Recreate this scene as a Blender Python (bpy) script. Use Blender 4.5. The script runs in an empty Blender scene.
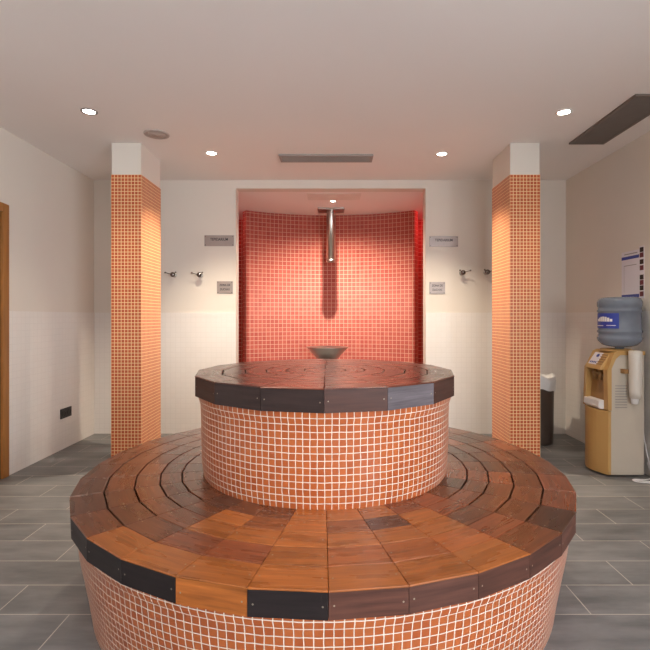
import bpy, math, random
from mathutils import Vector, Matrix
random.seed(7)
SC = bpy.context.scene
COL = SC.collection
PI = math.pi
R = math.radians

# ---------------------------------------------------------------- camera, world, exposure
CAMZ = 1.151
cam_d = bpy.data.cameras.new('camera'); cam = bpy.data.objects.new('camera', cam_d)
COL.objects.link(cam); SC.camera = cam
cam.location = (0, 0, CAMZ); cam.rotation_euler = (PI/2, 0, 0)
cam_d.sensor_width = 36; cam_d.sensor_fit = 'HORIZONTAL'
cam_d.lens = 36*480/650
cam_d.shift_x = -8/650; cam_d.shift_y = -8/650
cam_d.clip_start = 0.02
w = bpy.data.worlds.new('world'); SC.world = w; w.use_nodes = True
w.node_tree.nodes['Background'].inputs[0].default_value = (0.75, 0.85, 1, 1)
w.node_tree.nodes['Background'].inputs[1].default_value = 0.3
SC.view_settings.view_transform = 'Standard'
SC.view_settings.look = 'None'
SC.view_settings.gamma = 1
SC.view_settings.exposure = 0.74
SC.cycles.use_denoising = True
SC.cycles.max_bounces = 10
SC.cycles.diffuse_bounces = 6
SC.cycles.sample_clamp_indirect = 6

H = 2.501        # room height
NH = 2.42        # ceiling height inside the recess
XL, XR = -2.36, 2.30
YB, YF = 4.74, -2.6

def area(name, loc, rot, sx, sy, power, col):
    l = bpy.data.lights.new(name, 'AREA'); l.shape = 'RECTANGLE'; l.size = sx; l.size_y = sy
    l.energy = power; l.color = col
    o = bpy.data.objects.new(name, l); COL.objects.link(o); o.location = loc; o.rotation_euler = rot
    return o
# daylight coming in through the window in the right wall behind the camera, and the one in the rear wall
area('window_daylight', (XR-0.03, -1.1, 1.45), (0, R(90), 0), 1.3, 1.9, 96, (0.82, 0.91, 1.0))
area('window_daylight', (1.0, YF+0.03, 1.5), (R(90), 0, 0), 2.2, 1.3, 20, (0.86, 0.93, 1.0))
WARM = (1.0, 0.87, 0.68)
SPOT_W, SPOT_NICHE, RED_R, RED_L, SPOT_NEAR = 70, 105, 2.8, .55, 24

# ---------------------------------------------------------------- helpers
def lin(c):
    return tuple(((v/255)/12.92 if v/255 <= .04045 else ((v/255+.055)/1.055)**2.4) for v in c)+(1,)

class MB:
    """collects shapes into one mesh"""
    def __init__(s):
        s.v = []; s.f = []; s.mi = []; s.uv = []; s.tone = []; s.sm = []
    def add(s, vs, fs, mi=0, uvs=None, tone=None, smooth=False):
        b = len(s.v); s.v += [tuple(p) for p in vs]
        for k, f in enumerate(fs):
            s.f.append([b+i for i in f]); s.mi.append(mi); s.sm.append(smooth)
            s.uv.append(uvs[k] if uvs else None); s.tone.append(tone)
    def box(s, x0, x1, y0, y1, z0, z1, mi=0, pitch=None, tone=None):
        v = [(x0,y0,z0),(x1,y0,z0),(x1,y1,z0),(x0,y1,z0),(x0,y0,z1),(x1,y0,z1),(x1,y1,z1),(x0,y1,z1)]
        f = [(3,2,1,0),(4,5,6,7),(0,1,5,4),(2,3,7,6),(1,2,6,5),(3,0,4,7)]
        uvs = None
        p = pitch or 1
        if pitch or True:
            uvs = []
            for q in f:
                n = f.index(q); r = []
                for i in q:
                    X, Y, Z = v[i]
                    if n < 2: r.append(((X-x0)/p, (Y-y0)/p))
                    elif n < 4: r.append(((X-x0)/p, (Z-z0)/p))
                    else: r.append(((Y-y0)/p, (Z-z0)/p))
                uvs.append(r)
        s.add(v, f, mi, uvs, tone)
    def cyl(s, c, r0, r1, z0, z1, n=24, mi=0, caps=True, axis='Z', smooth=True):
        vs = []
        for z, r in ((z0, r0), (z1, r1)):
            for i in range(n):
                a = 2*PI*i/n; vs.append(s._ax(c, r*math.cos(a), r*math.sin(a), z, axis))
        s.add(vs, [(i, (i+1) % n, n+(i+1) % n, n+i) for i in range(n)], mi, smooth=smooth)
        if caps:
            s.add(vs, [tuple(range(n-1, -1, -1)), tuple(range(n, 2*n))], mi)
    def _ax(s, c, a, b, z, axis):
        if axis == 'Z': return (c[0]+a, c[1]+b, c[2]+z)
        if axis == 'Y': return (c[0]+a, c[1]+z, c[2]+b)
        return (c[0]+z, c[1]+a, c[2]+b)
    def lathe(s, c, prof, n=48, mi=0, pitch=None, a0=0, ntile=None, axis='Z', a1=None):
        """prof: list of (r,z)"""
        span = (a1-a0) if a1 is not None else 2*PI
        L = 0; vv = [0]
        for k in range(1, len(prof)):
            L += math.dist(prof[k], prof[k-1]); vv.append(L)
        for k in range(len(prof)-1):
            vs = []; fs = []; uvs = []
            for i in range(n+1):
                a = a0+span*i/n
                for (r, z) in (prof[k], prof[k+1]):
                    vs.append(s._ax(c, r*math.cos(a), r*math.sin(a), z, axis))
            for i in range(n):
                fs.append((2*i, 2*i+2, 2*i+3, 2*i+1))
                u0 = i/n*(ntile or 1); u1 = (i+1)/n*(ntile or 1); p = pitch or 1
                uvs.append([(u0, vv[k]/p), (u1, vv[k]/p), (u1, vv[k+1]/p), (u0, vv[k+1]/p)])
            s.add(vs, fs, mi, uvs, smooth=True)
    def prism(s, poly, a0, a1, axis='Z', mi=0, tone=None, smooth=False):
        n = len(poly)
        def P(p, t):
            if axis == 'Z': return (p[0], p[1], t)
            if axis == 'Y': return (p[0], t, p[1])
            return (t, p[0], p[1])
        vs = [P(p, a0) for p in poly]+[P(p, a1) for p in poly]
        s.add(vs, [tuple(range(n-1, -1, -1)), tuple(range(n, 2*n))], mi, tone=tone)
        s.add(vs, [(i, (i+1) % n, n+(i+1) % n, n+i) for i in range(n)], mi, tone=tone, smooth=smooth)
    def tube(s, pts, r, n=10, mi=0):
        pts = [Vector(p) for p in pts]; rings = []
        up = Vector((0, 0, 1))
        for i, p in enumerate(pts):
            t = (pts[min(i+1, len(pts)-1)]-pts[max(i-1, 0)]).normalized()
            a = t.cross(up)
            if a.length < .05: a = t.cross(Vector((0, 1, 0)))
            a.normalize(); b = t.cross(a)
            rings.append([p+(a*math.cos(2*PI*k/n)+b*math.sin(2*PI*k/n))*r for k in range(n)])
        vs = [q for g in rings for q in g]; fs = []
        for i in range(len(rings)-1):
            for k in range(n):
                fs.append((i*n+k, i*n+(k+1) % n, (i+1)*n+(k+1) % n, (i+1)*n+k))
        s.add(vs, fs, mi, smooth=True)
        s.add(vs, [tuple(range(n)), tuple(range(len(vs)-n, len(vs)))], mi)
    def sphere(s, c, r, n=16, mi=0, sz=1):
        s.lathe(c, [(max(1e-5, r*math.cos(-PI/2+PI*k/10)), sz*r*math.sin(-PI/2+PI*k/10)) for k in range(11)], n, mi)
    def build(s, name, mats, parent=None, fixn=True, bevel=0):
        me = bpy.data.meshes.new(name); me.from_pydata(s.v, [], s.f)
        mats = mats if isinstance(mats, (list, tuple)) else [mats]
        for m in mats: me.materials.append(m)
        uvl = me.uv_layers.new(name='UVMap')
        hast = any(t is not None for t in s.tone)
        if hast: me.color_attributes.new('tone', 'FLOAT_COLOR', 'CORNER')
        uvl = me.uv_layers['UVMap']; ca = me.color_attributes['tone'] if hast else None
        for k, p in enumerate(me.polygons):
            p.material_index = s.mi[k]; p.use_smooth = s.sm[k]
            for j, li in enumerate(p.loop_indices):
                if s.uv[k]: uvl.data[li].uv = s.uv[k][j]
                if hast: ca.data[li].color = s.tone[k] or (0.1, 0.1, 0.1, 1)
        if fixn:
            import bmesh
            bm = bmesh.new(); bm.from_mesh(me)
            bmesh.ops.remove_doubles(bm, verts=bm.verts, dist=1e-5)
            bmesh.ops.recalc_face_normals(bm, faces=bm.faces)
            bm.to_mesh(me); bm.free()
        o = bpy.data.objects.new(name, me); COL.objects.link(o)
        if parent:
            o.parent = parent
            o.matrix_parent_inverse = Matrix.Translation(-world_loc(parent))
        if bevel:
            b = o.modifiers.new('bevel', 'BEVEL'); b.width = bevel; b.segments = 2; b.limit_method = 'ANGLE'
        return o
def world_loc(o):
    v = Vector(o.location)
    while o.parent: 
        # parents are unrotated empties or meshes at their origin; parent inverse cancels their offset
        break
    return v
def tag(o, label=None, cat=None, group=None, kind=None):
    if label: o['label'] = label
    if cat: o['category'] = cat
    if group: o['group'] = group
    if kind: o['kind'] = kind
    return o
def thing(name, loc, label, cat, group=None):
    o = bpy.data.objects.new(name, None); COL.objects.link(o); o.location = loc; o.empty_display_size = .1
    return tag(o, label, cat, group)
def struct(name, mb, mats, **k):
    return tag(mb.build(name, mats, **k), kind='structure')

# ---------------------------------------------------------------- materials
def newmat(name):
    m = bpy.data.materials.new(name); m.use_nodes = True
    nt = m.node_tree; b = nt.nodes['Principled BSDF']
    return m, nt, b
def math_n(nt, op, a, b=None, c=None):
    n = nt.nodes.new('ShaderNodeMath'); n.operation = op
    for i, x in enumerate((a, b, c)):
        if x is None: continue
        if isinstance(x, (int, float)): n.inputs[i].default_value = x
        else: nt.links.new(x, n.inputs[i])
    return n.outputs[0]
def mixc(nt, f, a, b):
    n = nt.nodes.new('ShaderNodeMix'); n.data_type = 'RGBA'
    for sock, x in ((n.inputs[0], f), (n.inputs[6], a), (n.inputs[7], b)):
        if isinstance(x, (int, float, tuple)): sock.default_value = x
        else: nt.links.new(x, sock)
    return n.outputs[2]
def noise(nt, vec, scale, detail=3, rough=.5):
    n = nt.nodes.new('ShaderNodeTexNoise'); n.inputs['Scale'].default_value = scale
    n.inputs['Detail'].default_value = detail; n.inputs['Roughness'].default_value = rough
    if vec is not None: nt.links.new(vec, n.inputs['Vector'])
    return n
def plain(name, rgb, rough=.5, metal=0, var=.06, scale=9, bump=0, spec=.5, **kw):
    m, nt, b = newmat(name)
    tc = nt.nodes.new('ShaderNodeTexCoord')
    n = noise(nt, tc.outputs['Object'], scale)
    c = lin(rgb)
    d = tuple(v*(1-var*2) for v in c[:3])+(1,)
    nt.links.new(mixc(nt, n.outputs['Fac'], d, tuple(min(1, v*(1+var)) for v in c[:3])+(1,)), b.inputs['Base Color'])
    b.inputs['Roughness'].default_value = rough; b.inputs['Metallic'].default_value = metal
    b.inputs['Specular IOR Level'].default_value = spec
    for k, v in kw.items(): b.inputs[k].default_value = v
    if bump:
        bp = nt.nodes.new('ShaderNodeBump'); bp.inputs['Strength'].default_value = bump; bp.inputs['Distance'].default_value = .002
        n2 = noise(nt, tc.outputs['Object'], 120, 2); nt.links.new(n2.outputs['Fac'], bp.inputs['Height'])
        nt.links.new(bp.outputs[0], b.inputs['Normal'])
    return m
def mosaic(name, ca, cb, grout, g=.07, rough=.3, wob=.05, coat=0, bumpd=.0015, dark=None, spec=.5):
    m, nt, b = newmat(name); b.inputs['Specular IOR Level'].default_value = spec
    uv = nt.nodes.new('ShaderNodeUVMap'); uv.uv_map = 'UVMap'
    nz = noise(nt, uv.outputs[0], .45, 2)
    sub = nt.nodes.new('ShaderNodeVectorMath'); sub.operation = 'SUBTRACT'; sub.inputs[1].default_value = (.5, .5, .5)
    nt.links.new(nz.outputs['Color'], sub.inputs[0])
    sc = nt.nodes.new('ShaderNodeVectorMath'); sc.operation = 'SCALE'; sc.inputs['Scale'].default_value = wob*4
    nt.links.new(sub.outputs[0], sc.inputs[0])
    ad = nt.nodes.new('ShaderNodeVectorMath'); nt.links.new(uv.outputs[0], ad.inputs[0]); nt.links.new(sc.outputs[0], ad.inputs[1])
    sp = nt.nodes.new('ShaderNodeSeparateXYZ'); nt.links.new(ad.outputs[0], sp.inputs[0])
    dx = math_n(nt, 'ABSOLUTE', math_n(nt, 'SUBTRACT', math_n(nt, 'FRACT', sp.outputs[0]), .5))
    dy = math_n(nt, 'ABSOLUTE', math_n(nt, 'SUBTRACT', math_n(nt, 'FRACT', sp.outputs[1]), .5))
    mx = math_n(nt, 'MAXIMUM', dx, dy)
    mr = nt.nodes.new('ShaderNodeMapRange'); nt.links.new(mx, mr.inputs[0])
    mr.inputs[1].default_value = .5-g-.02; mr.inputs[2].default_value = .5-g+.02
    cx = nt.nodes.new('ShaderNodeCombineXYZ')
    nt.links.new(math_n(nt, 'FLOOR', sp.outputs[0]), cx.inputs[0]); nt.links.new(math_n(nt, 'FLOOR', sp.outputs[1]), cx.inputs[1])
    wn = nt.nodes.new('ShaderNodeTexWhiteNoise'); wn.noise_dimensions = '3D'; nt.links.new(cx.outputs[0], wn.inputs['Vector'])
    tile = mixc(nt, wn.outputs['Value'], lin(ca), lin(cb))
    if dark:
        cy = nt.nodes.new('ShaderNodeVectorMath'); cy.inputs[1].default_value = (17, 5, 3); nt.links.new(cx.outputs[0], cy.inputs[0])
        w2 = nt.nodes.new('ShaderNodeTexWhiteNoise'); nt.links.new(cy.outputs[0], w2.inputs['Vector'])
        tile = mixc(nt, math_n(nt, 'MULTIPLY', math_n(nt, 'GREATER_THAN', w2.outputs['Value'], .8), .8), tile, lin(dark))
    nt.links.new(mixc(nt, mr.outputs[0], tile, lin(grout)), b.inputs['Base Color'])
    r = nt.nodes.new('ShaderNodeMapRange'); nt.links.new(mr.outputs[0], r.inputs[0]); r.inputs[3].default_value = rough; r.inputs[4].default_value = .85
    nt.links.new(r.outputs[0], b.inputs['Roughness'])
    bp = nt.nodes.new('ShaderNodeBump'); bp.invert = True; bp.inputs['Distance'].default_value = bumpd; bp.inputs['Strength'].default_value = .5
    nt.links.new(mr.outputs[0], bp.inputs['Height']); nt.links.new(bp.outputs[0], b.inputs['Normal'])
    return m
def wood_tone(name, rough=.3, coat=.3):
    m, nt, b = newmat(name)
    at = nt.nodes.new('ShaderNodeAttribute'); at.attribute_name = 'tone'
    uv = nt.nodes.new('ShaderNodeUVMap'); uv.uv_map = 'UVMap'
    mp = nt.nodes.new('ShaderNodeMapping'); mp.inputs['Scale'].default_value = (5, 75, 1); nt.links.new(uv.outputs[0], mp.inputs[0])
    n1 = noise(nt, mp.outputs[0], 1, 3, .6)
    mp2 = nt.nodes.new('ShaderNodeMapping'); mp2.inputs['Scale'].default_value = (2.5, 14, 1); nt.links.new(uv.outputs[0], mp2.inputs[0])
    n2 = noise(nt, mp2.outputs[0], 1.5, 3)
    f = math_n(nt, 'ADD', math_n(nt, 'MULTIPLY', n1.outputs['Fac'], 1.1), math_n(nt, 'MULTIPLY', n2.outputs['Fac'], .7))
    cr = nt.nodes.new('ShaderNodeMapRange'); nt.links.new(f, cr.inputs[0]); cr.inputs[1].default_value = .45; cr.inputs[2].default_value = 1.35
    cr.inputs[3].default_value = .4; cr.inputs[4].default_value = 1.55
    vm = nt.nodes.new('ShaderNodeVectorMath'); vm.operation = 'SCALE'; nt.links.new(at.outputs['Color'], vm.inputs[0]); nt.links.new(cr.outputs[0], vm.inputs['Scale'])
    nt.links.new(vm.outputs[0], b.inputs['Base Color'])
    rr = nt.nodes.new('ShaderNodeMapRange'); nt.links.new(n2.outputs['Fac'], rr.inputs[0]); rr.inputs[3].default_value = rough*.7; rr.inputs[4].default_value = rough*1.3
    nt.links.new(rr.outputs[0], b.inputs['Roughness'])
    b.inputs['Coat Weight'].default_value = coat; b.inputs['Coat Roughness'].default_value = .22
    bp = nt.nodes.new('ShaderNodeBump'); bp.inputs['Strength'].default_value = .25; bp.inputs['Distance'].default_value = .001
    nt.links.new(n1.outputs['Fac'], bp.inputs['Height']); nt.links.new(bp.outputs[0], b.inputs['Normal'])
    return m

M = {}
M['paint'] = plain('white_wall_paint', (219, 210, 199), .75, var=.02, scale=1.5, bump=.05)
M['ceil'] = plain('white_ceiling_paint', (238, 232, 228), .85, var=.02, scale=1.2)
M['chrome'] = plain('brushed_steel', (190, 186, 180), .28, 1, var=.05)
M['steel'] = plain('polished_steel', (200, 197, 192), .3, 1, var=.04)
M['sign'] = plain('brushed_sign_steel', (165, 155, 150), .45, .55, var=.05, scale=30)
M['ink'] = plain('dark_ink', (40, 36, 48), .6)
M['rivet'] = plain('dark_rivet_steel', (110, 100, 92), .4, .8)
M['hookm'] = plain('dark_chrome', (120, 112, 108), .2, 1)
M['disc'] = plain('pale_grey_plastic', (186, 172, 164), .6)
M['trim'] = plain('white_lacquered_metal', (225, 220, 212), .4)
M['greymetal'] = plain('grey_painted_metal', (150, 143, 138), .5)
M['darkgrille'] = plain('dark_grille_metal', (112, 100, 92), .55)
M['void'] = plain('dark_void', (28, 25, 24), .9)
M['black'] = plain('black_plastic', (22, 21, 22), .4)
M['yellow'] = plain('yellow_beige_plastic', (186, 146, 88), .4, var=.03)
M['beige'] = plain('cream_plastic', (188, 176, 160), .5, var=.02)
M['recess'] = plain('amber_brown_plastic', (150, 112, 66), .4, var=.03)
M['whitep'] = plain('white_plastic', (225, 222, 220), .4, var=.02)
M['paper'] = plain('white_paper', (222, 216, 222), .7, var=.02)
M['blue'] = plain('blue_print', (45, 62, 150), .45, var=.08, scale=40)
M['redprint'] = plain('dark_red_print', (110, 45, 55), .6, var=.2, scale=60)
M['cup'] = plain('translucent_cup_plastic', (205, 198, 188), .35, var=.02)
M['bin'] = plain('dark_brown_metal', (92, 78, 70), .4, .4, var=.08)
M['bag'] = plain('white_bin_liner', (215, 212, 210), .45, var=.05, scale=20)
M['darkwood'] = plain('dark_underframe_wood', (45, 30, 24), .6)
M['brownwood'] = plain('brown_stained_wood', (84, 58, 34), .5, var=.12)
M['screw'] = plain('screw_steel', (150, 138, 122), .4, .6)
M['glass'] = plain('window_glass', (215, 225, 232), .1, var=.01)
M['table_mosaic'] = mosaic('orange_table_mosaic', (176, 94, 48), (162, 80, 40), (220, 208, 194), g=.055, rough=.28, wob=.05)
M['column_mosaic'] = mosaic('orange_column_mosaic', (190, 86, 40), (176, 76, 34), (240, 206, 156), g=.09, rough=.3, wob=.0)
M['niche_mosaic'] = mosaic('red_recess_tile', (202, 104, 90), (188, 88, 77), (232, 196, 172), g=.05, rough=.5, wob=.005, spec=.2)
M['wood'] = wood_tone('varnished_slat_wood', .28, .25)
M['edgewood'] = wood_tone('varnished_edge_wood', .5, .04)
M['edgewood'].node_tree.nodes['Principled BSDF'].inputs['Specular IOR Level'].default_value = .3
M['wood'].node_tree.nodes['Principled BSDF'].inputs['Specular IOR Level'].default_value = .4

def wainscot():
    m, nt, b = newmat('white_relief_tile')
    uv = nt.nodes.new('ShaderNodeUVMap'); uv.uv_map = 'UVMap'
    br = nt.nodes.new('ShaderNodeTexBrick'); nt.links.new(uv.outputs[0], br.inputs['Vector'])
    br.offset = 0; br.inputs['Scale'].default_value = 1
    br.inputs['Brick Width'].default_value = .05; br.inputs['Row Height'].default_value = .05
    br.inputs['Mortar Size'].default_value = .002; br.inputs['Mortar Smooth'].default_value = .3
    br.inputs['Color1'].default_value = lin((224, 218, 212)); br.inputs['Color2'].default_value = lin((222, 216, 210))
    br.inputs['Mortar'].default_value = lin((216, 210, 204))
    nt.links.new(br.outputs['Color'], b.inputs['Base Color']); b.inputs['Roughness'].default_value = .45
    bp = nt.nodes.new('ShaderNodeBump'); bp.invert = True; bp.inputs['Distance'].default_value = .001; bp.inputs['Strength'].default_value = .4
    nt.links.new(br.outputs['Fac'], bp.inputs['Height']); nt.links.new(bp.outputs[0], b.inputs['Normal'])
    return m
M['wainscot'] = wainscot()
def floor_mat():
    m, nt, b = newmat('grey_plank_stoneware')
    tc = nt.nodes.new('ShaderNodeTexCoord')
    mp = nt.nodes.new('ShaderNodeMapping'); mp.inputs['Location'].default_value = (-1.0+.577*8, -1.858+.2035*25, 0)
    nt.links.new(tc.outputs['Object'], mp.inputs[0])
    br = nt.nodes.new('ShaderNodeTexBrick'); nt.links.new(mp.outputs[0], br.inputs['Vector'])
    br.offset = .5; br.inputs['Scale'].default_value = 1
    br.inputs['Brick Width'].default_value = .577; br.inputs['Row Height'].default_value = .2035
    br.inputs['Mortar Size'].default_value = .0022; br.inputs['Mortar Smooth'].default_value = .1
    br.inputs['Color1'].default_value = (0, 0, 0, 1); br.inputs['Color2'].default_value = (1, 1, 1, 1); br.inputs['Mortar'].default_value = (.5, .5, .5, 1)
    st = nt.nodes.new('ShaderNodeMapping'); st.inputs['Scale'].default_value = (1.2, 5, 1); nt.links.new(tc.outputs['Object'], st.inputs[0])
    n1 = noise(nt, st.outputs[0], 2.2, 7, .62)
    n2 = noise(nt, tc.outputs['Object'], 1.4, 3)
    f = math_n(nt, 'ADD', math_n(nt, 'MULTIPLY', n1.outputs['Fac'], .9), math_n(nt, 'MULTIPLY', n2.outputs['Fac'], .35))
    f = math_n(nt, 'ADD', f, math_n(nt, 'MULTIPLY', br.outputs['Color'], .10))
    mr = nt.nodes.new('ShaderNodeMapRange'); nt.links.new(f, mr.inputs[0]); mr.inputs[1].default_value = .38; mr.inputs[2].default_value = 1.0
    tile = mixc(nt, mr.outputs[0], lin((66, 66, 67)), lin((134, 132, 131)))
    nt.links.new(mixc(nt, br.outputs['Fac'], tile, lin((168, 160, 150))), b.inputs['Base Color'])
    r = nt.nodes.new('ShaderNodeMapRange'); nt.links.new(n1.outputs['Fac'], r.inputs[0]); r.inputs[3].default_value = .35; r.inputs[4].default_value = .65
    nt.links.new(r.outputs[0], b.inputs['Roughness'])
    bp = nt.nodes.new('ShaderNodeBump'); bp.invert = True; bp.inputs['Distance'].default_value = .0015; bp.inputs['Strength'].default_value = .5
    nt.links.new(br.outputs['Fac'], bp.inputs['Height']); nt.links.new(bp.outputs[0], b.inputs['Normal'])
    return m
M['floor'] = floor_mat()
def door_wood():
    m, nt, b = newmat('honey_pine_wood')
    tc = nt.nodes.new('ShaderNodeTexCoord'); mp = nt.nodes.new('ShaderNodeMapping'); mp.inputs['Scale'].default_value = (30, 30, 2.5)
    nt.links.new(tc.outputs['Object'], mp.inputs[0]); n = noise(nt, mp.outputs[0], 1, 5)
    nt.links.new(mixc(nt, n.outputs['Fac'], lin((120, 70, 28)), lin((178, 120, 58))), b.inputs['Base Color']); b.inputs['Roughness'].default_value = .4
    return m
M['pine'] = door_wood()
def emit(name, col, s):
    m, nt, b = newmat(name)
    b.inputs['Base Color'].default_value = (1, 1, 1, 1)
    b.inputs['Emission Color'].default_value = col+(1,); b.inputs['Emission Strength'].default_value = s
    return m
M['lamp'] = emit('lit_lamp_lens', (1, .95, .86), 14)
M['redlamp'] = emit('lit_red_lens', (1, .05, .04), 4)
M['daylight'] = emit('bright_day_outside', (.9, .96, 1), .7)
def bottle_mat():
    m, nt, b = newmat('blue_tinted_bottle_plastic')
    tc = nt.nodes.new('ShaderNodeTexCoord'); n = noise(nt, tc.outputs['Object'], 12)
    nt.links.new(mixc(nt, n.outputs['Fac'], lin((134, 144, 160)), lin((160, 170, 184))), b.inputs['Base Color'])
    b.inputs['Roughness'].default_value = .12; b.inputs['Transmission Weight'].default_value = .55; b.inputs['IOR'].default_value = 1.2
    return m
M['bottle'] = bottle_mat()

# ---------------------------------------------------------------- the room
s = MB(); s.box(-3, 3, YF-.1, 6.5, -.1, 0); struct('floor', s, M['floor'])
s = MB(); s.box(-3, 3, YF-.1, YB+.01, H, H+.1); struct('ceiling', s, M['ceil'])
s = MB(); s.box(-1.75, 1.75, YB+.13, 6.4, NH, NH+.18); struct('trim_1', s, M['ceil'])          # ceiling inside the recess
WH = 1.194; WT = .008
# left wall with the doorway
D0, D1, DZ = 2.60, 3.405, 1.90
s = MB(); s.box(XL-.15, XL, YF, D0-.066, 0, H); s.box(XL-.15, XL, D1+.066, YB+.15, 0, H); s.box(XL-.15, XL, D0-.066, D1+.066, DZ+.059, H)
struct('wall_left', s, M['paint'])
# right wall with window opening behind the camera
s = MB(); s.box(XR, XR+.15, -.1, YB+.15, 0, H); s.box(XR, XR+.15, YF, -2.1, 0, H)
s.box(XR, XR+.15, -2.1, -.1, 0, .75); s.box(XR, XR+.15, -2.1, -.1, 2.15, H); struct('wall_right', s, M['paint'])
s = MB(); s.box(-3, 3, YF-.12, YF, 0, .8); s.box(-3, 3, YF-.12, YF, 2.2, H); s.box(-3, -.15, YF-.12, YF, .8, 2.2); s.box(2.15, 3, YF-.12, YF, .8, 2.2)
struct('wall_front', s, M['paint'])
NL, NR = -.958, .914
s = MB(); s.box(XL-.1, NL, YB, YB+.13, 0, H); s.box(NR, XR+.1, YB, YB+.13, 0, H); s.box(NL, NR, YB, YB+.13, NH, H)
struct('wall_back', s, M['paint'])
# wainscot
s = MB(); s.box(XL, XL+WT, YF, D0-.08, 0, WH, pitch=1); s.box(XL, XL+WT, D1+.067, YB, 0, WH); struct('trim_2', s, M['wainscot'])
s = MB(); s.box(XR-WT, XR, YF, YB, 0, WH) if False else s.box(XR-WT, XR, -.05, YB, 0, WH); struct('trim_3', s, M['wainscot'])
s = MB(); s.box(XL+WT, NL, YB-WT, YB, 0, WH); s.box(NR, XR-WT, YB-WT, YB, 0, WH); struct('trim_4', s, M['wainscot'])
# windows behind the camera
def window(name, x0, x1, y0, y1, z0, z1):
    s = MB(); t = .05
    if x1-x0 > y1-y0:
        s.box(x0, x1, y0, y1, z0, z0+t); s.box(x0, x1, y0, y1, z1-t, z1); s.box(x0, x0+t, y0, y1, z0, z1); s.box(x1-t, x1, y0, y1, z0, z1)
        s.box((x0+x1)/2-t/2, (x0+x1)/2+t/2, y0, y1, z0, z1)
        g = MB(); g.box(x0, x1, y0+.01, y0+.02, z0, z1)
    else:
        s.box(x0, x1, y0, y1, z0, z0+t); s.box(x0, x1, y0, y1, z1-t, z1); s.box(x0, x1, y0, y0+t, z0, z1); s.box(x0, x1, y1-t, y1, z0, z1)
        s.box(x0, x1, (y0+y1)/2-t/2, (y0+y1)/2+t/2, z0, z1)
        g = MB(); g.box(x1-.02, x1-.01, y0, y1, z0, z1)
    o = struct(name, s, M['trim']); g.build('pane', M['daylight'], o)
window('window_1', XR+.08, XR+.13, -2.1, -.1, .75, 2.15)
window('window_2', -.15, 2.15, YF-.11, YF-.06, .8, 2.2)
# door in the left wall
s = MB()
s.box(XL, XL+.02, D1, D1+.067, 0, DZ+.06); s.box(XL, XL+.02, D0-.067, D0, 0, DZ+.06); s.box(XL, XL+.02, D0, D1, DZ, DZ+.06)
door = struct('door_1', s, M['pine'], bevel=.004)
tag(door, 'honey pine door frame at the left edge of the room')
s = MB(); s.box(XL-.15, XL, D1+.003, D1+.066, 0, DZ+.059); s.box(XL-.15, XL, D0-.066, D0-.003, 0, DZ+.059); s.box(XL-.15, XL, D0-.003, D1+.003, DZ+.003, DZ+.059)
s.build('door_lining', M['brownwood'], door)
s = MB(); s.box(XL-.11, XL-.07, D0, D1, .005, DZ); s.build('door_leaf', M['pine'], door)
s = MB(); s.cyl((XL-.07, D0+.08, 1.0), .012, .012, 0, .05, 12, axis='X'); s.tube([(XL-.02, D0+.08, 1.0), (XL-.02, D0+.2, 1.0)], .009); s.build('door_handle', M['chrome'], door)

# recess behind the opening: curved tiled screen, tiled passage behind it
P5 = .051
cr = 1.87; cxx, cyy = -.0325, 6.0-1.87
a_half = math.asin(1.0025/cr)
s = MB()
ntl = 2*a_half*cr/P5
def arcwall(s, r0, r1, z1):
    n = 40
    def P(r, i, z):
        a = -a_half+2*a_half*i/n
        return (cxx+r*math.sin(a), cyy+r*math.cos(a), z)
    for i in range(n):
        u0, u1 = ntl*i/n, ntl*(i+1)/n
        s.add([P(r0, i, 0), P(r0, i+1, 0), P(r0, i+1, z1), P(r0, i, z1)], [(0, 1, 2, 3)], 0, [[(u0, 0), (u1, 0), (u1, z1/P5), (u0, z1/P5)]], smooth=True)
        s.add([P(r1, i+1, 0), P(r1, i, 0), P(r1, i, z1), P(r1, i+1, z1)], [(0, 1, 2, 3)], 0, [[(u1, 0), (u0, 0), (u0, z1/P5), (u1, z1/P5)]], smooth=True)
        s.add([P(r0, i, z1), P(r0, i+1, z1), P(r1, i+1, z1), P(r1, i, z1)], [(0, 1, 2, 3)])
    for i in (0, n):
        s.add([P(r0, i, 0), P(r1, i, 0), P(r1, i, z1), P(r0, i, z1)], [(0, 1, 2, 3)], 0, [[(0, 0), (2, 0), (2, z1/P5), (0, z1/P5)]])
arcwall(s, cr, cr+.10, NH)
struct('wall_recess', s, M['niche_mosaic'])
s = MB()
s.box(-1.75, 1.75, 6.25, 6.35, 0, NH, pitch=P5); struct('wall_passage', s, M['niche_mosaic'])
s = MB(); s.box(-1.75, -1.65, YB+.13, 6.25, 0, NH, pitch=P5); struct('wall_passage_left', s, M['niche_mosaic'])
s = MB(); s.box(1.65, 1.75, YB+.13, 6.25, 0, NH, pitch=P5); struct('wall_passage_right', s, M['niche_mosaic'])

# columns
CT = 2.255; TP = .0261
for x0, lab in ((-1.72, 'left'), (1.371, 'right')):
    y0 = 3.72; y1 = y0+16*TP; x1 = x0+9*TP
    c = thing('column', (x0+.117, y0+.2, 0), 'square column of orange mosaic with plain white top, standing %s of the round bench' % lab, 'column', 'mosaic columns')
    s = MB(); n = CT/TP
    for (p, q, k) in (((x0, y0), (x1, y0), 9), ((x1, y0), (x1, y1), 16), ((x1, y1), (x0, y1), 9), ((x0, y1), (x0, y0), 16)):
        s.add([(p[0], p[1], 0), (q[0], q[1], 0), (q[0], q[1], CT), (p[0], p[1], CT)], [(0, 1, 2, 3)], 0, [[(0, -n), (k, -n), (k, 0), (0, 0)]])
    s.build('tiled_shaft', M['column_mosaic'], c)
    s = MB(); s.box(x0+.004, x1-.004, y0+.004, y1-.004, CT, H); s.build('column_head', M['paint'], c)

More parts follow.
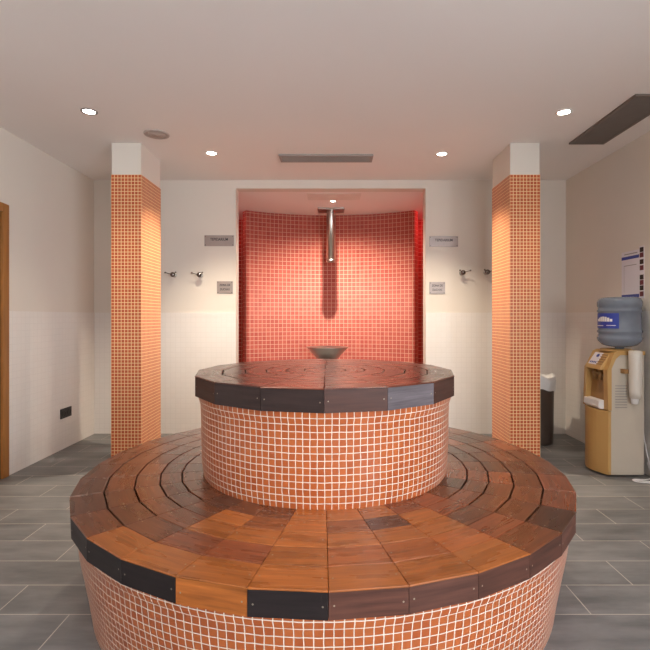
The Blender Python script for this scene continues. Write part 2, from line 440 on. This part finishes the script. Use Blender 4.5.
# ---------------------------------------------------------------- the round tiered bench
BX, BY = -.037, 2.31
bench = thing('tiered_bench', (BX, BY, 0), 'round two-tiered bench of orange mosaic drums topped with varnished dark wood slats', 'bench')
def T(rgb): return lin(rgb)
GOLD = (150, 84, 36); MED = (94, 50, 27); DARK = (68, 38, 24); BLK = (34, 26, 26); RED = (118, 60, 33); GREY_SHEEN = (96, 88, 92)
def jit(c, a=.1):
    k = 1+random.uniform(-a, a); return tuple(v*k for v in c)
def P2(r, ph): return (BX+r*math.sin(ph), BY-r*math.cos(ph))
def ngon_board(s, ph0, ph1, r0, r1, z0, z1, tone, screws=True, gap=.0029, seam=.0006, outer=False):
    if abs(math.sin((ph0+ph1)/4)) < .36: gap = .0012
    """one slat: trapezoid between two angles, chamfered on top"""
    gap = gap; r0g = r0+gap if r0 > 0 else 0.0; r1g = r1-gap*(not outer)
    def quad(ins):
        a = (r0g+ins if r0g > 0 else .004, r1g-ins)
        out = []
        for r, ph, sg in ((a[0], ph0, 1), (a[1], ph0, 1), (a[1], ph1, -1), (a[0], ph1, -1)):
            x, y = P2(r, ph)
            t = (math.cos(ph), math.sin(ph))
            k = (seam+ins)*sg if r > .01 else 0
            out.append((x+t[0]*k, y+t[1]*k))
        return out
    lo = quad(0); hi = quad(.0016)
    if outer: z0 = z1-.0044
    vs = [(p[0], p[1], z0) for p in lo]+[(p[0], p[1], z1-.0018) for p in lo]+[(p[0], p[1], z1) for p in hi]
    off = random.uniform(0, 6); mid = (ph0+ph1)/2
    tx, ty = math.cos(mid), math.sin(mid); nx, ny = math.sin(mid), -math.cos(mid)
    fs = [(0, 1, 5, 4), (1, 2, 6, 5), (2, 3, 7, 6), (3, 0, 4, 7), (4, 5, 9, 8), (5, 6, 10, 9), (6, 7, 11, 10), (7, 4, 8, 11), (8, 9, 10, 11)]
    uvs = [[((vs[i][0]-BX)*tx+(vs[i][1]-BY)*ty+off, (vs[i][0]-BX)*nx+(vs[i][1]-BY)*ny+vs[i][2]+off) for i in f] for f in fs]
    s.add(vs, fs, 0, uvs, T(tone))
    if screws and r0 > .05:
        rm = (r0+r1)/2
        for ph, sg in ((ph0, 1), (ph1, -1)):
            x, y = P2(rm*math.cos((ph1-ph0)/2)/math.cos((ph1-ph0)/2), ph)
            k = sg*min(.02, .012+random.uniform(0, .004))
            s.cyl((x+math.cos(ph)*k, y+math.sin(ph)*k, z1), 0.0028, .0026, -.001, .0004, 8, 1)
def edge_board(s, ph0, ph1, r, z0, z1, tone, th=.022):
    a, b = P2(r, ph0), P2(r, ph1); c, d = P2(r-th, ph1), P2(r-th, ph0)
    L = math.dist(a, b); tx, ty = (b[0]-a[0])/L, (b[1]-a[1])/L
    e = .0008
    a = (a[0]+tx*e, a[1]+ty*e); b = (b[0]-tx*e, b[1]-ty*e)
    n = (ty, -tx)
    ai = (a[0]-n[0]*.0016, a[1]-n[1]*.0016); bi = (b[0]-n[0]*.0016, b[1]-n[1]*.0016)
    vs = [a+(z0,), b+(z0,), c+(z0,), d+(z0,), a+(z1-.0016,), b+(z1-.0016,), c+(z1,), d+(z1,), ai+(z1,), bi+(z1,)]
    fs = [(0, 1, 5, 4), (4, 5, 9, 8), (8, 9, 6, 7), (3, 2, 1, 0), (1, 2, 6, 9, 5), (3, 0, 4, 8, 7), (2, 3, 7, 6)]
    off = random.uniform(0, 6)
    uvs = [[((vs[i][0]-a[0])*tx+(vs[i][1]-a[1])*ty+off, vs[i][2]+off+(.3 if k == 2 else 0)) for i in f] for k, f in enumerate(fs)]
    s.add(vs, fs, 0, uvs, T(tone))
    for k in (.014, L-.014-2*e):
        x, y = a[0]+tx*k, a[1]+ty*k; z = (z0+z1)/2+random.uniform(-.004, .004)
        # small screw head facing outward
        q = [(x+tx*0.0028*math.cos(j*PI/4)+n[0]*.0006, y+ty*0.0028*math.cos(j*PI/4)+n[1]*.0006, z+0.0028*math.sin(j*PI/4)) for j in range(8)]
        s.add(q, [tuple(range(8))], 1)
def seat(rings, nseg, off, z, hz, tone_fn, edge_fn, rim_r, name):
    st = R(360/nseg)
    s = MB()   # carcass below the slats, shaped like the outer polygon
    poly = [P2(rim_r-.021, R(off)+st*i) for i in range(nseg)]
    s.prism(poly, z-hz+.006, z-.026)
    root = s.build(name, M['darkwood'], bench)
    poly_in = None
    for k in range(len(rings)-1):
        s = MB(); r1, r0 = rings[k], rings[k+1]
        for i in range(nseg):
            ph0 = R(off)+st*i; c = math.degrees(ph0+st/2); c = (c+180) % 360-180
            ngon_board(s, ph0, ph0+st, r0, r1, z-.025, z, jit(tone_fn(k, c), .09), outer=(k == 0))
        s.build('slat_ring', [M['wood'], M['screw']], root)
    s = MB()
    for i in range(nseg):
        ph0 = R(off)+st*i; c = math.degrees(ph0+st/2); c = (c+180) % 360-180
        edge_board(s, ph0, ph0+st, rim_r, z-hz, z-.0045, jit(edge_fn(c), .08))
    s.build('edge_boards', [M['edgewood'], M['screw']], root)
def lower_tone(k, c):  # front slats paler: wear, plus lamplight and sheen put into their tone
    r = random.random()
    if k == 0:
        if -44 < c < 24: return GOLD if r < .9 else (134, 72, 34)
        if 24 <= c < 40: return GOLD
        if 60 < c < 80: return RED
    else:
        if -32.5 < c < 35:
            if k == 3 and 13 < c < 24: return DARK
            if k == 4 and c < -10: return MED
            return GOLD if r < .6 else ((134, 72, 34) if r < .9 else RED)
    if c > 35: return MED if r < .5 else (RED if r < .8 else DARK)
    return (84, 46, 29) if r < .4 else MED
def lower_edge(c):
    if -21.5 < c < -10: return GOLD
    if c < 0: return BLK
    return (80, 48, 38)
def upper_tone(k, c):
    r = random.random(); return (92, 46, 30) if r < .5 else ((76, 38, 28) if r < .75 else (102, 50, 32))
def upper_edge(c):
    if 22 < c < 45: return GREY_SHEEN  # one board greyed: a reflected sheen put into its tone
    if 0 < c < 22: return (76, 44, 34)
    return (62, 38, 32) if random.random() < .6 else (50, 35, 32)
SEAT_Z, TOP_Z = .450, .897
prof = [(1.003, 0), (1.015, .08), (1.033, .18), (1.048, .26), (1.056, .33), (1.067, .355), (1.068, .376)]
s = MB(); s.lathe((BX, BY, 0), prof, 128, 0, pitch=.0262, ntile=250); s.build('lower_drum', M['table_mosaic'], bench)
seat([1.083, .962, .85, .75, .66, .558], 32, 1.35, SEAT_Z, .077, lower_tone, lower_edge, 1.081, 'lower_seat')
prof = [(.564, .447), (.572, .50), (.576, .60), (.577, .70), (.58, .765), (.588, .79), (.589, .812)]
s = MB(); s.lathe((BX, BY, 0), prof, 128, 0, pitch=.0262, ntile=137); s.build('upper_drum', M['table_mosaic'], bench)
seat([.608, .49, .385, .285, .19, .10, 0], 16, .5, TOP_Z, .088, upper_tone, upper_edge, .607, 'upper_seat')

# ---------------------------------------------------------------- ceiling fittings
def spot_light(name, loc, power, angle, col, parent, blend=.6, rad=.03):
    l = bpy.data.lights.new(name, 'SPOT'); l.energy = power; l.spot_size = R(angle); l.spot_blend = blend; l.color = col; l.shadow_soft_size = rad
    o = bpy.data.objects.new(name, l); COL.objects.link(o); o.location = (0, 0, -.012); o.parent = parent
    return o
spots = [(-1.60, 3.15, H, SPOT_W*.45, 'recessed ceiling spotlight in front of the left column, left end of the row'),
         (1.52, 3.16, H, SPOT_W*.4, 'recessed ceiling spotlight beside the dark ceiling grille on the right'),
         (-1.00, 3.95, H, SPOT_W*2.3, 'recessed ceiling spotlight between the left column and the slot air diffuser'),
         (.90, 3.97, H, SPOT_W*2.05, 'recessed ceiling spotlight between the slot air diffuser and the right column'),
         (0.0, 5.25, NH, SPOT_NICHE, 'small recessed spotlight in the low ceiling just before the steel pipe'),
         (-.95, 1.0, H, SPOT_NEAR, 'recessed ceiling spotlight over the front left of the bench, behind the view'),
         (.90, 1.0, H, SPOT_NEAR, 'recessed ceiling spotlight over the front right of the bench, behind the view')]
for k, (x, y, z, p, lab) in enumerate(spots):
    t = thing('ceiling_spotlight', (x, y, z), lab, 'ceiling light', 'recessed ceiling spotlights')
    r = .052 if k != 4 else .035
    s = MB(); s.lathe((x, y, z), [(r, 0), (r, -.004), (r*.84, -.007), (r*.72, -.002)], 28); s.build('trim_ring', M['greymetal'] if k == 0 else M['trim'], t)
    s = MB(); s.cyl((x, y, z), r*.72, r*.72, -.003, -.0015, 24); s.build('lamp', M['lamp'], t)
    spot_light('spot_beam', None, p, 100 if k != 4 else 155, WARM if k < 4 else ((1, .88, .72) if k == 4 else (1, .86, .7)), t, blend=1, rad=.025)
# slot diffuser
x0, x1, y0, y1 = -.45, .335, 3.98, 4.15
t = thing('air_diffuser', (-.055, 4.065, H), 'long pale slot air diffuser in the ceiling before the recess', 'vent')
s = MB(); f = .018
s.box(x0, x1, y0, y0+f, H-.014, H); s.box(x0, x1, y1-f, y1, H-.014, H); s.box(x0, x0+f, y0+f, y1-f, H-.014, H); s.box(x1-f, x1, y0+f, y1-f, H-.014, H)
s.build('frame', M['greymetal'], t)
s = MB(); s.box(x0+f, x1-f, y0+f, y1-f, H-.002, H-.0005); s.build('backing', M['greymetal'], t)
for k in range(5):
    s = MB(); y = y0+.028+k*.026; s.prism([(y+.018, H-.013), (y+.014, H-.013), (y+.002, H-.003), (y+.006, H-.003)], x0+f, x1-f, axis='X'); s.build('slat', M['greymetal'], t)
# big dark grille
x0, x1, y0, y1 = 1.83, 2.10, 2.905, 3.724
t = thing('air_grille', (1.965, 3.31, H), 'long dark grey air grille in the ceiling along the right wall', 'vent')
s = MB(); f = .022
s.box(x0, x1, y0, y0+f, H-.012, H); s.box(x0, x1, y1-f, y1, H-.012, H); s.box(x0, x0+f, y0+f, y1-f, H-.012, H); s.box(x1-f, x1, y0+f, y1-f, H-.012, H)
s.build('frame', M['darkgrille'], t)
s = MB(); s.box(x0+f, x1-f, y0+f, y1-f, H-.002, H-.0005); s.build('backing', M['void'], t)
for k in range(38):
    s = MB(); y = y0+f+.004+k*.0202; s.prism([(y+.013, H-.011), (y+.011, H-.011), (y+.001, H-.003), (y+.003, H-.003)], x0+f, x1-f, axis='X'); s.build('slat', M['darkgrille'], t)
# round ceiling disc
t = thing('ceiling_speaker', (-1.30, 3.54, H), 'flat round grey ceiling speaker beside the left column', 'speaker')
s = MB(); s.lathe((-1.3, 3.54, H), [(.092, 0), (.09, -.007), (.074, -.009), (.07, -.005), (.001, -.005)], 40); s.build('speaker_ring', M['disc'], t)
s = MB(); s.lathe((-1.3, 3.54, H), [(.062, -.0045), (.055, -.010), (.03, -.0075), (.022, -.011), (.001, -.012)], 40); s.build('speaker_grille', M['disc'], t)
# access panel in the recess ceiling
t = MB(); t.box(-.27, .29, 4.92, 5.20, NH-.003, NH); tag(t.build('access_panel', M['trim']), 'thin square access panel in the low ceiling over the recess', 'panel')

# ---------------------------------------------------------------- recess: ceiling pipe and bowl
px, py = -.023, 5.655
t = thing('ceiling_shower', (px, py, NH), 'wide steel shower pipe hanging from the recess ceiling over the bowl', 'shower')
s = MB(); s.box(px-.155, px+.155, py-.1, py+.12, NH-.022, NH); s.build('mounting_plate', M['chrome'], t, bevel=.003)
s = MB(); s.lathe((px, py, 0), [(.046, NH-.3), (.046, 1.795), (.0525, 1.795), (.0525, NH-.022)], 36); s.lathe((px, py, 0), [(.0525, 1.80), (.0555, 1.80), (.0555, 1.825), (.0525, 1.825)], 36)
s.cyl((px, py, 0), .046, .046, NH-.302, NH-.3, 36); s.build('pipe', M['chrome'], t)
bx, by = -.065, 5.52
t = thing('water_bowl', (bx, by, 0), 'shallow steel bowl under the hanging pipe before the red tiles', 'basin')
s = MB(); s.lathe((bx, by, 0), [(.001, .645), (.075, .645), (.105, .655), (.18, .740), (.238, .802), (.242, .807), (.235, .807), (.17, .743), (.09, .672), (.001, .668)], 56); s.build('bowl', M['steel'], t)
s = MB(); s.lathe((bx, by, 0), [(.17, 0), (.17, .012), (.045, .03), (.04, .60), (.08, .645)], 36); s.build('pedestal', M['chrome'], t)

# red lamps on the passage walls behind the screen
for x, p, lab in ((1.50, RED_R, 'red glowing lamp in the passage right of the curved screen'), (-1.50, RED_L, 'dim red lamp in the passage left of the curved screen')):
    t = thing('red_lamp', (x, 5.8, NH), lab, 'lamp')
    s = MB(); s.lathe((x, 5.8, NH), [(.05, 0), (.05, -.012), (.035, -.016)], 24); s.build('trim_ring', M['trim'], t)
    s = MB(); s.cyl((x, 5.8, NH), .035, .035, -.014, -.008, 24); s.build('lens', M['redlamp'], t)
    l = bpy.data.lights.new('red_beam', 'POINT'); l.energy = p; l.color = (1, .10, .13); l.shadow_soft_size = .04
    o = bpy.data.objects.new('red_beam', l); COL.objects.link(o); o.location = (0, 0, -.08); o.parent = t

# ---------------------------------------------------------------- wall fittings on the back wall
def wx(px_): return (px_-333)/480*YB
def wz(py_): return CAMZ+(317-py_)/480*YB
def text(body, size, loc, rot, mat, parent, name='lettering', wid=1.0):
    cu = bpy.data.curves.new(name, 'FONT'); cu.body = body; cu.size = size; cu.align_x = 'CENTER'; cu.align_y = 'CENTER'; cu.extrude = .0006; cu.offset = size*.012
    tmp = bpy.data.objects.new('tmp', cu); COL.objects.link(tmp)
    dg = bpy.context.evaluated_depsgraph_get(); me = bpy.data.meshes.new_from_object(tmp.evaluated_get(dg))
    bpy.data.objects.remove(tmp)
    me.transform(Matrix.Translation(Vector(loc)) @ Matrix.Rotation(rot[2], 4, 'Z') @ Matrix.Rotation(rot[0], 4, 'X') @ Matrix.Diagonal((wid, 1, 1, 1)))
    me.materials.clear(); me.materials.append(mat)
    o = bpy.data.objects.new(name, me); COL.objects.link(o); o.parent = parent; o.matrix_parent_inverse = Matrix.Translation(-Vector(parent.location))
    return o
def sign(xa, xb, ya, yb, lines, lab, sz, wid):
    x0, x1, z0, z1 = wx(xa), wx(xb), wz(yb), wz(ya)
    t = thing('wall_sign', ((x0+x1)/2, YB, (z0+z1)/2), lab, 'sign')
    s = MB(); s.box(x0, x1, YB-.006, YB, z0, z1); s.build('plate', M['sign'], t, bevel=.0015)
    for cx in (x0+.011, x1-.011):
        for cz in (z0+.011, z1-.011):
            s = MB(); s.cyl((cx, YB-.006, cz), .005, .004, 0, -.003, 12, axis='Y'); s.build('rivet', M['rivet'], t)
    for k, ln in enumerate(lines):
        zc = (z0+z1)/2+(.012 if len(lines) == 1 else (.022-k*.042))
        text(ln, sz, ((x0+x1)/2, YB-.0068, zc), (PI/2, 0, 0), M['ink'], t, wid=wid)
sign(204.5, 234, 235.3, 246.2, ['TEPIDARIUM'], 'long steel sign high on the wall left of the recess', .036, .87)
sign(429.3, 458, 236.3, 246.8, ['TEPIDARIUM'], 'long steel sign high on the wall right of the recess', .036, .87)
sign(217, 233, 281.2, 293.6, ['ZONA DE', 'DUCHAS'], 'small square steel sign low on the wall left of the recess', .030, .8)
sign(429.2, 445, 282, 293.8, ['ZONA DE', 'DUCHAS'], 'small square steel sign low on the wall right of the recess', .030, .8)
for xx, yy, m, lab in ((174.6, 275, -1, 'chrome robe hook beside the left column, left of its pair'), (200.8, 275.3, -1, 'chrome robe hook nearest the small sign left of the recess'),
                   (461.6, 273, 1, 'chrome robe hook nearest the small sign right of the recess'), (485.8, 272.5, 1, 'chrome robe hook half hidden by the right column')):
    x, z = wx(xx), wz(yy)
    t = thing('robe_hook', (x, YB, z), lab, 'hook', 'robe hooks on the back wall')
    s = MB(); s.lathe((x, YB, z), [(.001, -.012), (.020, -.012), (.024, -.006), (.024, 0)], 24, axis='Y'); s.build('wall_plate', M['chrome'], t)
    s = MB(); s.tube([(x, YB-.01, z), (x, YB-.055, z)], .008, 12); s.sphere((x, YB-.055, z), .025, 20); s.build('knob', M['hookm'], t)
    for dx, dz, rr in ((.068*m, .018, .0055), (-.034*m, .020, .0055)):
        s = MB(); s.tube([(x, YB-.055, z), (x+dx*.5, YB-.062, z+dz*.45), (x+dx, YB-.072, z+dz)], rr*.7, 10); s.sphere((x+dx, YB-.072, z+dz), .0085, 12); s.build('prong', M['rivet'], t)

# socket on the left wall
t = thing('wall_socket', (XL+WT, 4.22, .311), 'black double power socket low on the left wall', 'socket')
s = MB(); s.box(XL+WT, XL+WT+.009, 4.135, 4.305, .268, .354); s.build('frame', M['black'], t, bevel=.003)
for yc in (4.178, 4.262):
    s = MB(); s.lathe((XL+WT+.0095, yc, .311), [(.026, 0), (.026, .003), (.022, .003), (.021, -.0008), (.001, -.0008)], 24, axis='X'); s.build('outlet', M['black'], t)

# poster on right wall
t = thing('notice', (XR, 3.6, 1.53), 'white notice with blue bands on the wall above the water bottle', 'notice')
def rw(x_): return XR*480/(x_-333)
def rz(y_, d): return CAMZ+(317-y_)/480*d
ya, yb = rw(639.5), rw(622); zt, zb = 1.66, 1.295
s = MB(); s.box(XR-.003, XR, ya, yb, zb, zt); s.build('sheet', M['paper'], t)
for z0, z1 in ((zt-.062, zt-.038), (zb+.005, zb+.03)):
    s = MB(); s.box(XR-.0035, XR-.0005, ya, yb, z0, z1); s.build('blue_band', M['blue'], t)
s = MB(); s.box(XR-.0034, XR-.0005, ya+.02, yb-.035, zt-.024, zt-.017); s.box(XR-.0034, XR-.0005, ya+.03, yb-.03, zt-.112, zt-.107)
s.box(XR-.0034, XR-.0005, yb-.034, yb-.032, zb+.05, zt-.107); s.build('printed_lines', M['greymetal'], t)
ys = rw(644.5)
s = MB(); s.box(XR-.003, XR, ys, ya-.001, zb-.005, zt+.02); st = s.build('photo_strip', M['paper'], t)
for k, z in enumerate((1.635, 1.595, 1.545, 1.50, 1.43, 1.39, 1.35, 1.305)):
    s = MB(); s.box(XR-.0036, XR-.0005, ys+.006, ya-.008, z, z+.036); s.build('photo_print', M['redprint'] if k % 2 else M['darkwood'], st)

# ---------------------------------------------------------------- water cooler
cx0, cx1, cy0, cy1 = 1.975, 2.245, 3.453, 3.73
t = thing('water_cooler', (2.11, 3.59, 0), 'yellow and cream water cooler standing against the right wall', 'water cooler')
s = MB(); s.box(2.085, cx1, cy0+.012, cy1-.012, .02, .885); s.box(2.0, 2.085, cy0+.012, cy1-.012, .02, .48); s.build('cabinet', M['beige'], t)
for ya, yb, nm in ((cy0, cy0+.012, 'near'), (cy1-.012, cy1, 'far')):
    s = MB(); s.prism([(2.0, .015), (2.235, .015), (2.235, .875), (2.06, .875), (2.03, .85), (2.0, .78)], ya, yb, axis='Y'); s.build('side_panel', M['beige'], t)
# front lower door, bulged in plan
def bulge(y): 
    k = (y-cy0)/(cy1-cy0); return 1.978-.055*math.sin(PI*min(1, k*.88+.0))-.0*k
ys_ = [cy0-.002+(cy1-cy0+.004)*k/10 for k in range(11)]
s = MB(); s.prism([(bulge(y), y) for y in ys_]+[(2.0, cy1+.002), (2.0, cy0-.002)], .015, .472, axis='Z'); s.build('front_door', M['yellow'], t)
# upper front: frame around the recess
s = MB()
pil = [(1.978, .478), (2.003, .478), (2.003, .78), (2.035, .85), (2.065, .877), (2.245, .877), (2.245, .905), (2.05, .905), (2.02, .89), (1.985, .80), (1.972, .77)]
s.prism(pil, cy0-.003, cy0+.05, axis='Y')
pil2 = [(1.945, .478), (2.003, .478), (2.003, .78), (2.035, .85), (2.065, .877), (2.245, .877), (2.245, .905), (2.05, .905), (2.02, .89), (1.975, .80), (1.955, .77)]
s.prism(pil2, cy1-.03, cy1+.003, axis='Y'); s.build('front_frame', M['yellow'], t)
s = MB(); s.prism([(1.945, .765), (1.952, .785), (2.02, .888), (2.05, .905), (2.245, .905), (2.245, .875), (2.085, .875), (2.085, .765)], cy0+.045, cy1-.028, axis='Y'); s.build('hood', M['yellow'], t, bevel=.004)
for k in range(5):
    s = MB(); z = .802+k*.017; x = 1.952+(z-.785)*.66
    s.box(x-.004, x+.006, cy0+.055, cy0+.125, z, z+.005); s.build('hood_rib', M['recess'], t)
s = MB(); s.prism([(1.985, .545), (2.01, .765), (2.084, .765), (2.084, .478), (1.985, .478)], cy0+.05, cy1-.03, axis='Y'); s.build('recess_panel', M['recess'], t)
for y in (cy0+.115, cy1-.095):
    s = MB(); s.cyl((1.985, y, .72), .014, .012, -.035, .045, 14); s.box(1.965, 2.02, y-.011, y+.011, .725, .742); s.build('tap', M['recess'], t)
s = MB(); s.prism([(1.938, .495), (1.942, .538), (2.03, .545), (2.03, .478), (1.95, .478)], cy0+.052, cy1-.015, axis='Y'); s.build('drip_tray', M['whitep'], t, bevel=.004)
# sticker on the sloping hood, towards the far side
nx, nz = -math.cos(math.atan(.66)), math.sin(math.atan(.66))
def hoodp(u, z, e): x = 1.952+(z-.785)*.66; return (x+nx*e, u, z+nz*e)
s = MB(); a, b_, z0, z1 = cy1-.155, cy1-.045, .797, .882
s.add([hoodp(a, z0, .002), hoodp(b_, z0, .002), hoodp(b_, z1, .002), hoodp(a, z1, .002), hoodp(a, z0, 0), hoodp(b_, z0, 0), hoodp(b_, z1, 0), hoodp(a, z1, 0)],
      [(0, 1, 2, 3), (4, 5, 6, 7), (0, 1, 5, 4), (1, 2, 6, 5), (2, 3, 7, 6), (3, 0, 4, 7)]); stk = s.build('sticker', M['paper'], t)
s = MB()
cu, cz = (a+b_)/2-.01, .86
s.add([hoodp(cu+.02*math.cos(q*PI/8), cz+.012*math.sin(q*PI/8), .003) for q in range(16)], [tuple(range(16))])
s.build('printed_emblem', M['blue'], stk); s = MB()
for k in range(4): s.add([hoodp(a+.012+k*.023, .806, .003), hoodp(a+.028+k*.023, .806, .003), hoodp(a+.028+k*.023, .818, .003), hoodp(a+.012+k*.023, .818, .003)], [(0, 1, 2, 3)])
s.build('sticker_print', M['blue'], stk)
for k in range(9):
    s = MB(); z = .497+k*.0195; s.box(2.03, 2.115, cy0-.0025, cy0, z, z+.006); s.build('vent_slot', M['greymetal'], t)
s = MB(); s.box(2.068, 2.10, cy0-.045, cy0, .748, .778); s.build('cup_bracket', M['recess'], t)
s = MB(); s.lathe((2.142, cy0-.052, 0), [(.0, .575), (.036, .575), (.039, .62), (.043, .88), (.043, .905), (.038, .912), (0, .912)], 32); cd = s.build('cup_dispenser', M['cup'], t)
s = MB(); s.lathe((2.138, cy0-.052, 0), [(0, .535), (.022, .535), (.026, .575)], 24); s.build('paper_cup', M['whitep'], cd)
# bottle seat on top
s = MB(); s.lathe((2.115, 3.59, 0), [(.11, .90), (.105, .915), (.07, .918), (.06, .90)], 36); s.build('bottle_collar', M['yellow'], t)

bxx, byy, br = 2.128, 3.565, .148
t = thing('water_bottle', (bxx, byy, .905), 'large blue-tinted water bottle turned upside down on the cooler', 'water bottle')
pr = [(.03, .906), (.03, .925), (.075, .932), (.115, .945), (.14, .972), (br, .99), (br, 1.0), (br-.006, 1.006), (br-.006, 1.03), (br, 1.04), (br, 1.05), (br-.006, 1.056),
      (br-.006, 1.185), (br, 1.19), (br, 1.20), (br-.005, 1.207), (br-.005, 1.225), (br, 1.232), (br, 1.262), (br-.012, 1.287), (br-.035, 1.296), (.001, 1.296)]
s = MB(); s.lathe((bxx, byy, 0), pr, 64); s.build('bottle_shell', M['bottle'], t)
def patch(s, a0, a1, z0, z1, r, n=20):
    vs = []; fs = []
    for i in range(n+1):
        a = a0+(a1-a0)*i/n
        for z in (z0, z1): vs.append((bxx+r*math.cos(a), byy+r*math.sin(a), z))
    for i in range(n): fs.append((2*i, 2*i+2, 2*i+3, 2*i+1))
    s.add(vs, fs, 0, smooth=True)
ac = R(180+10)
s = MB(); patch(s, ac-R(48), ac+R(48), 1.068, 1.178, br-.004); lb = s.build('label', M['blue'], t)
s = MB()
for k in range(7):
    q = -24+k*8; patch(s, ac+R(q), ac+R(q+7), 1.118, 1.132+.022*math.sin(PI*(k+.5)/7), br-.0034, 3)
patch(s, ac+R(-30), ac+R(4), 1.085, 1.09, br-.0034, 6); patch(s, ac+R(14), ac+R(40), 1.088, 1.092, br-.0034, 6)
s.build('label_print', M['whitep'], lb)

# power cable
pts = [(2.262, 3.50, .30), (2.268, 3.45, .12), (2.27, 3.40, .03), (2.22, 3.385, .006), (2.12, 3.385, .006), (2.11, 3.34, .006), (2.21, 3.30, .006), (2.28, 3.20, .006), (2.285, 3.12, .02), (2.288, 3.02, .12), (2.288, 3.0, .26)]
def smooth_pts(p, n=6):
    out = []
    P = [Vector(q) for q in p]
    for i in range(len(P)-1):
        a, b, c, d = P[max(i-1, 0)], P[i], P[i+1], P[min(i+2, len(P)-1)]
        for k in range(n):
            u = k/n; out.append(.5*((2*b)+(-a+c)*u+(2*a-5*b+4*c-d)*u*u+(-a+3*b-3*c+d)*u**3))
    return out+[P[-1]]
t = thing('power_cable', (2.2, 3.3, 0), 'white power cable looped on the floor beside the water cooler', 'cable')
s = MB(); s.tube(smooth_pts(pts), .004, 8); s.build('cord', M['whitep'], t)
s = MB(); s.tube(smooth_pts([(2.10, 3.37, .007), (2.15, 3.33, .014), (2.235, 3.31, .012), (2.27, 3.36, .007), (2.275, 3.42, .03), (2.27, 3.47, .10)]), .004, 8); s.build('cord_loop', M['whitep'], t)

# litter bin behind right column
tx, ty = 1.87, 4.42
t = thing('litter_bin', (tx, ty, 0), 'dark brown litter bin with white liner behind the right column', 'bin')
s = MB(); s.lathe((tx, ty, 0), [(.001, .004), (.14, .004), (.145, .02), (.152, .55), (.156, .56), (.148, .56), (.001, .03)], 40); s.build('bin_body', M['bin'], t)
s = MB(); n = 60; rings = [(.1565, .49), (.160, .53), (.163, .585), (.158, .615), (.13, .60), (.10, .56)]
vs = []; fs = []
for k, (r, z) in enumerate(rings):
    for i in range(n):
        a = 2*PI*i/n; w_ = (.004+.004*(k > 1))*math.sin(a*11+k*1.3)+.003*math.sin(a*23-k)
        vs.append((tx+(r+max(w_, -.0 if k < 2 else w_))*math.cos(a), ty+(r+max(w_, 0 if k < 2 else w_))*math.sin(a), z+(.014*math.sin(a*3+k*.4)+.008*math.sin(a*7+1) if k != 4 else 0)))
for k in range(len(rings)-1):
    for i in range(n): fs.append((k*n+i, k*n+(i+1) % n, (k+1)*n+(i+1) % n, (k+1)*n+i))
s.add(vs, fs, 0, smooth=True); s.build('bin_liner', M['bag'], t)
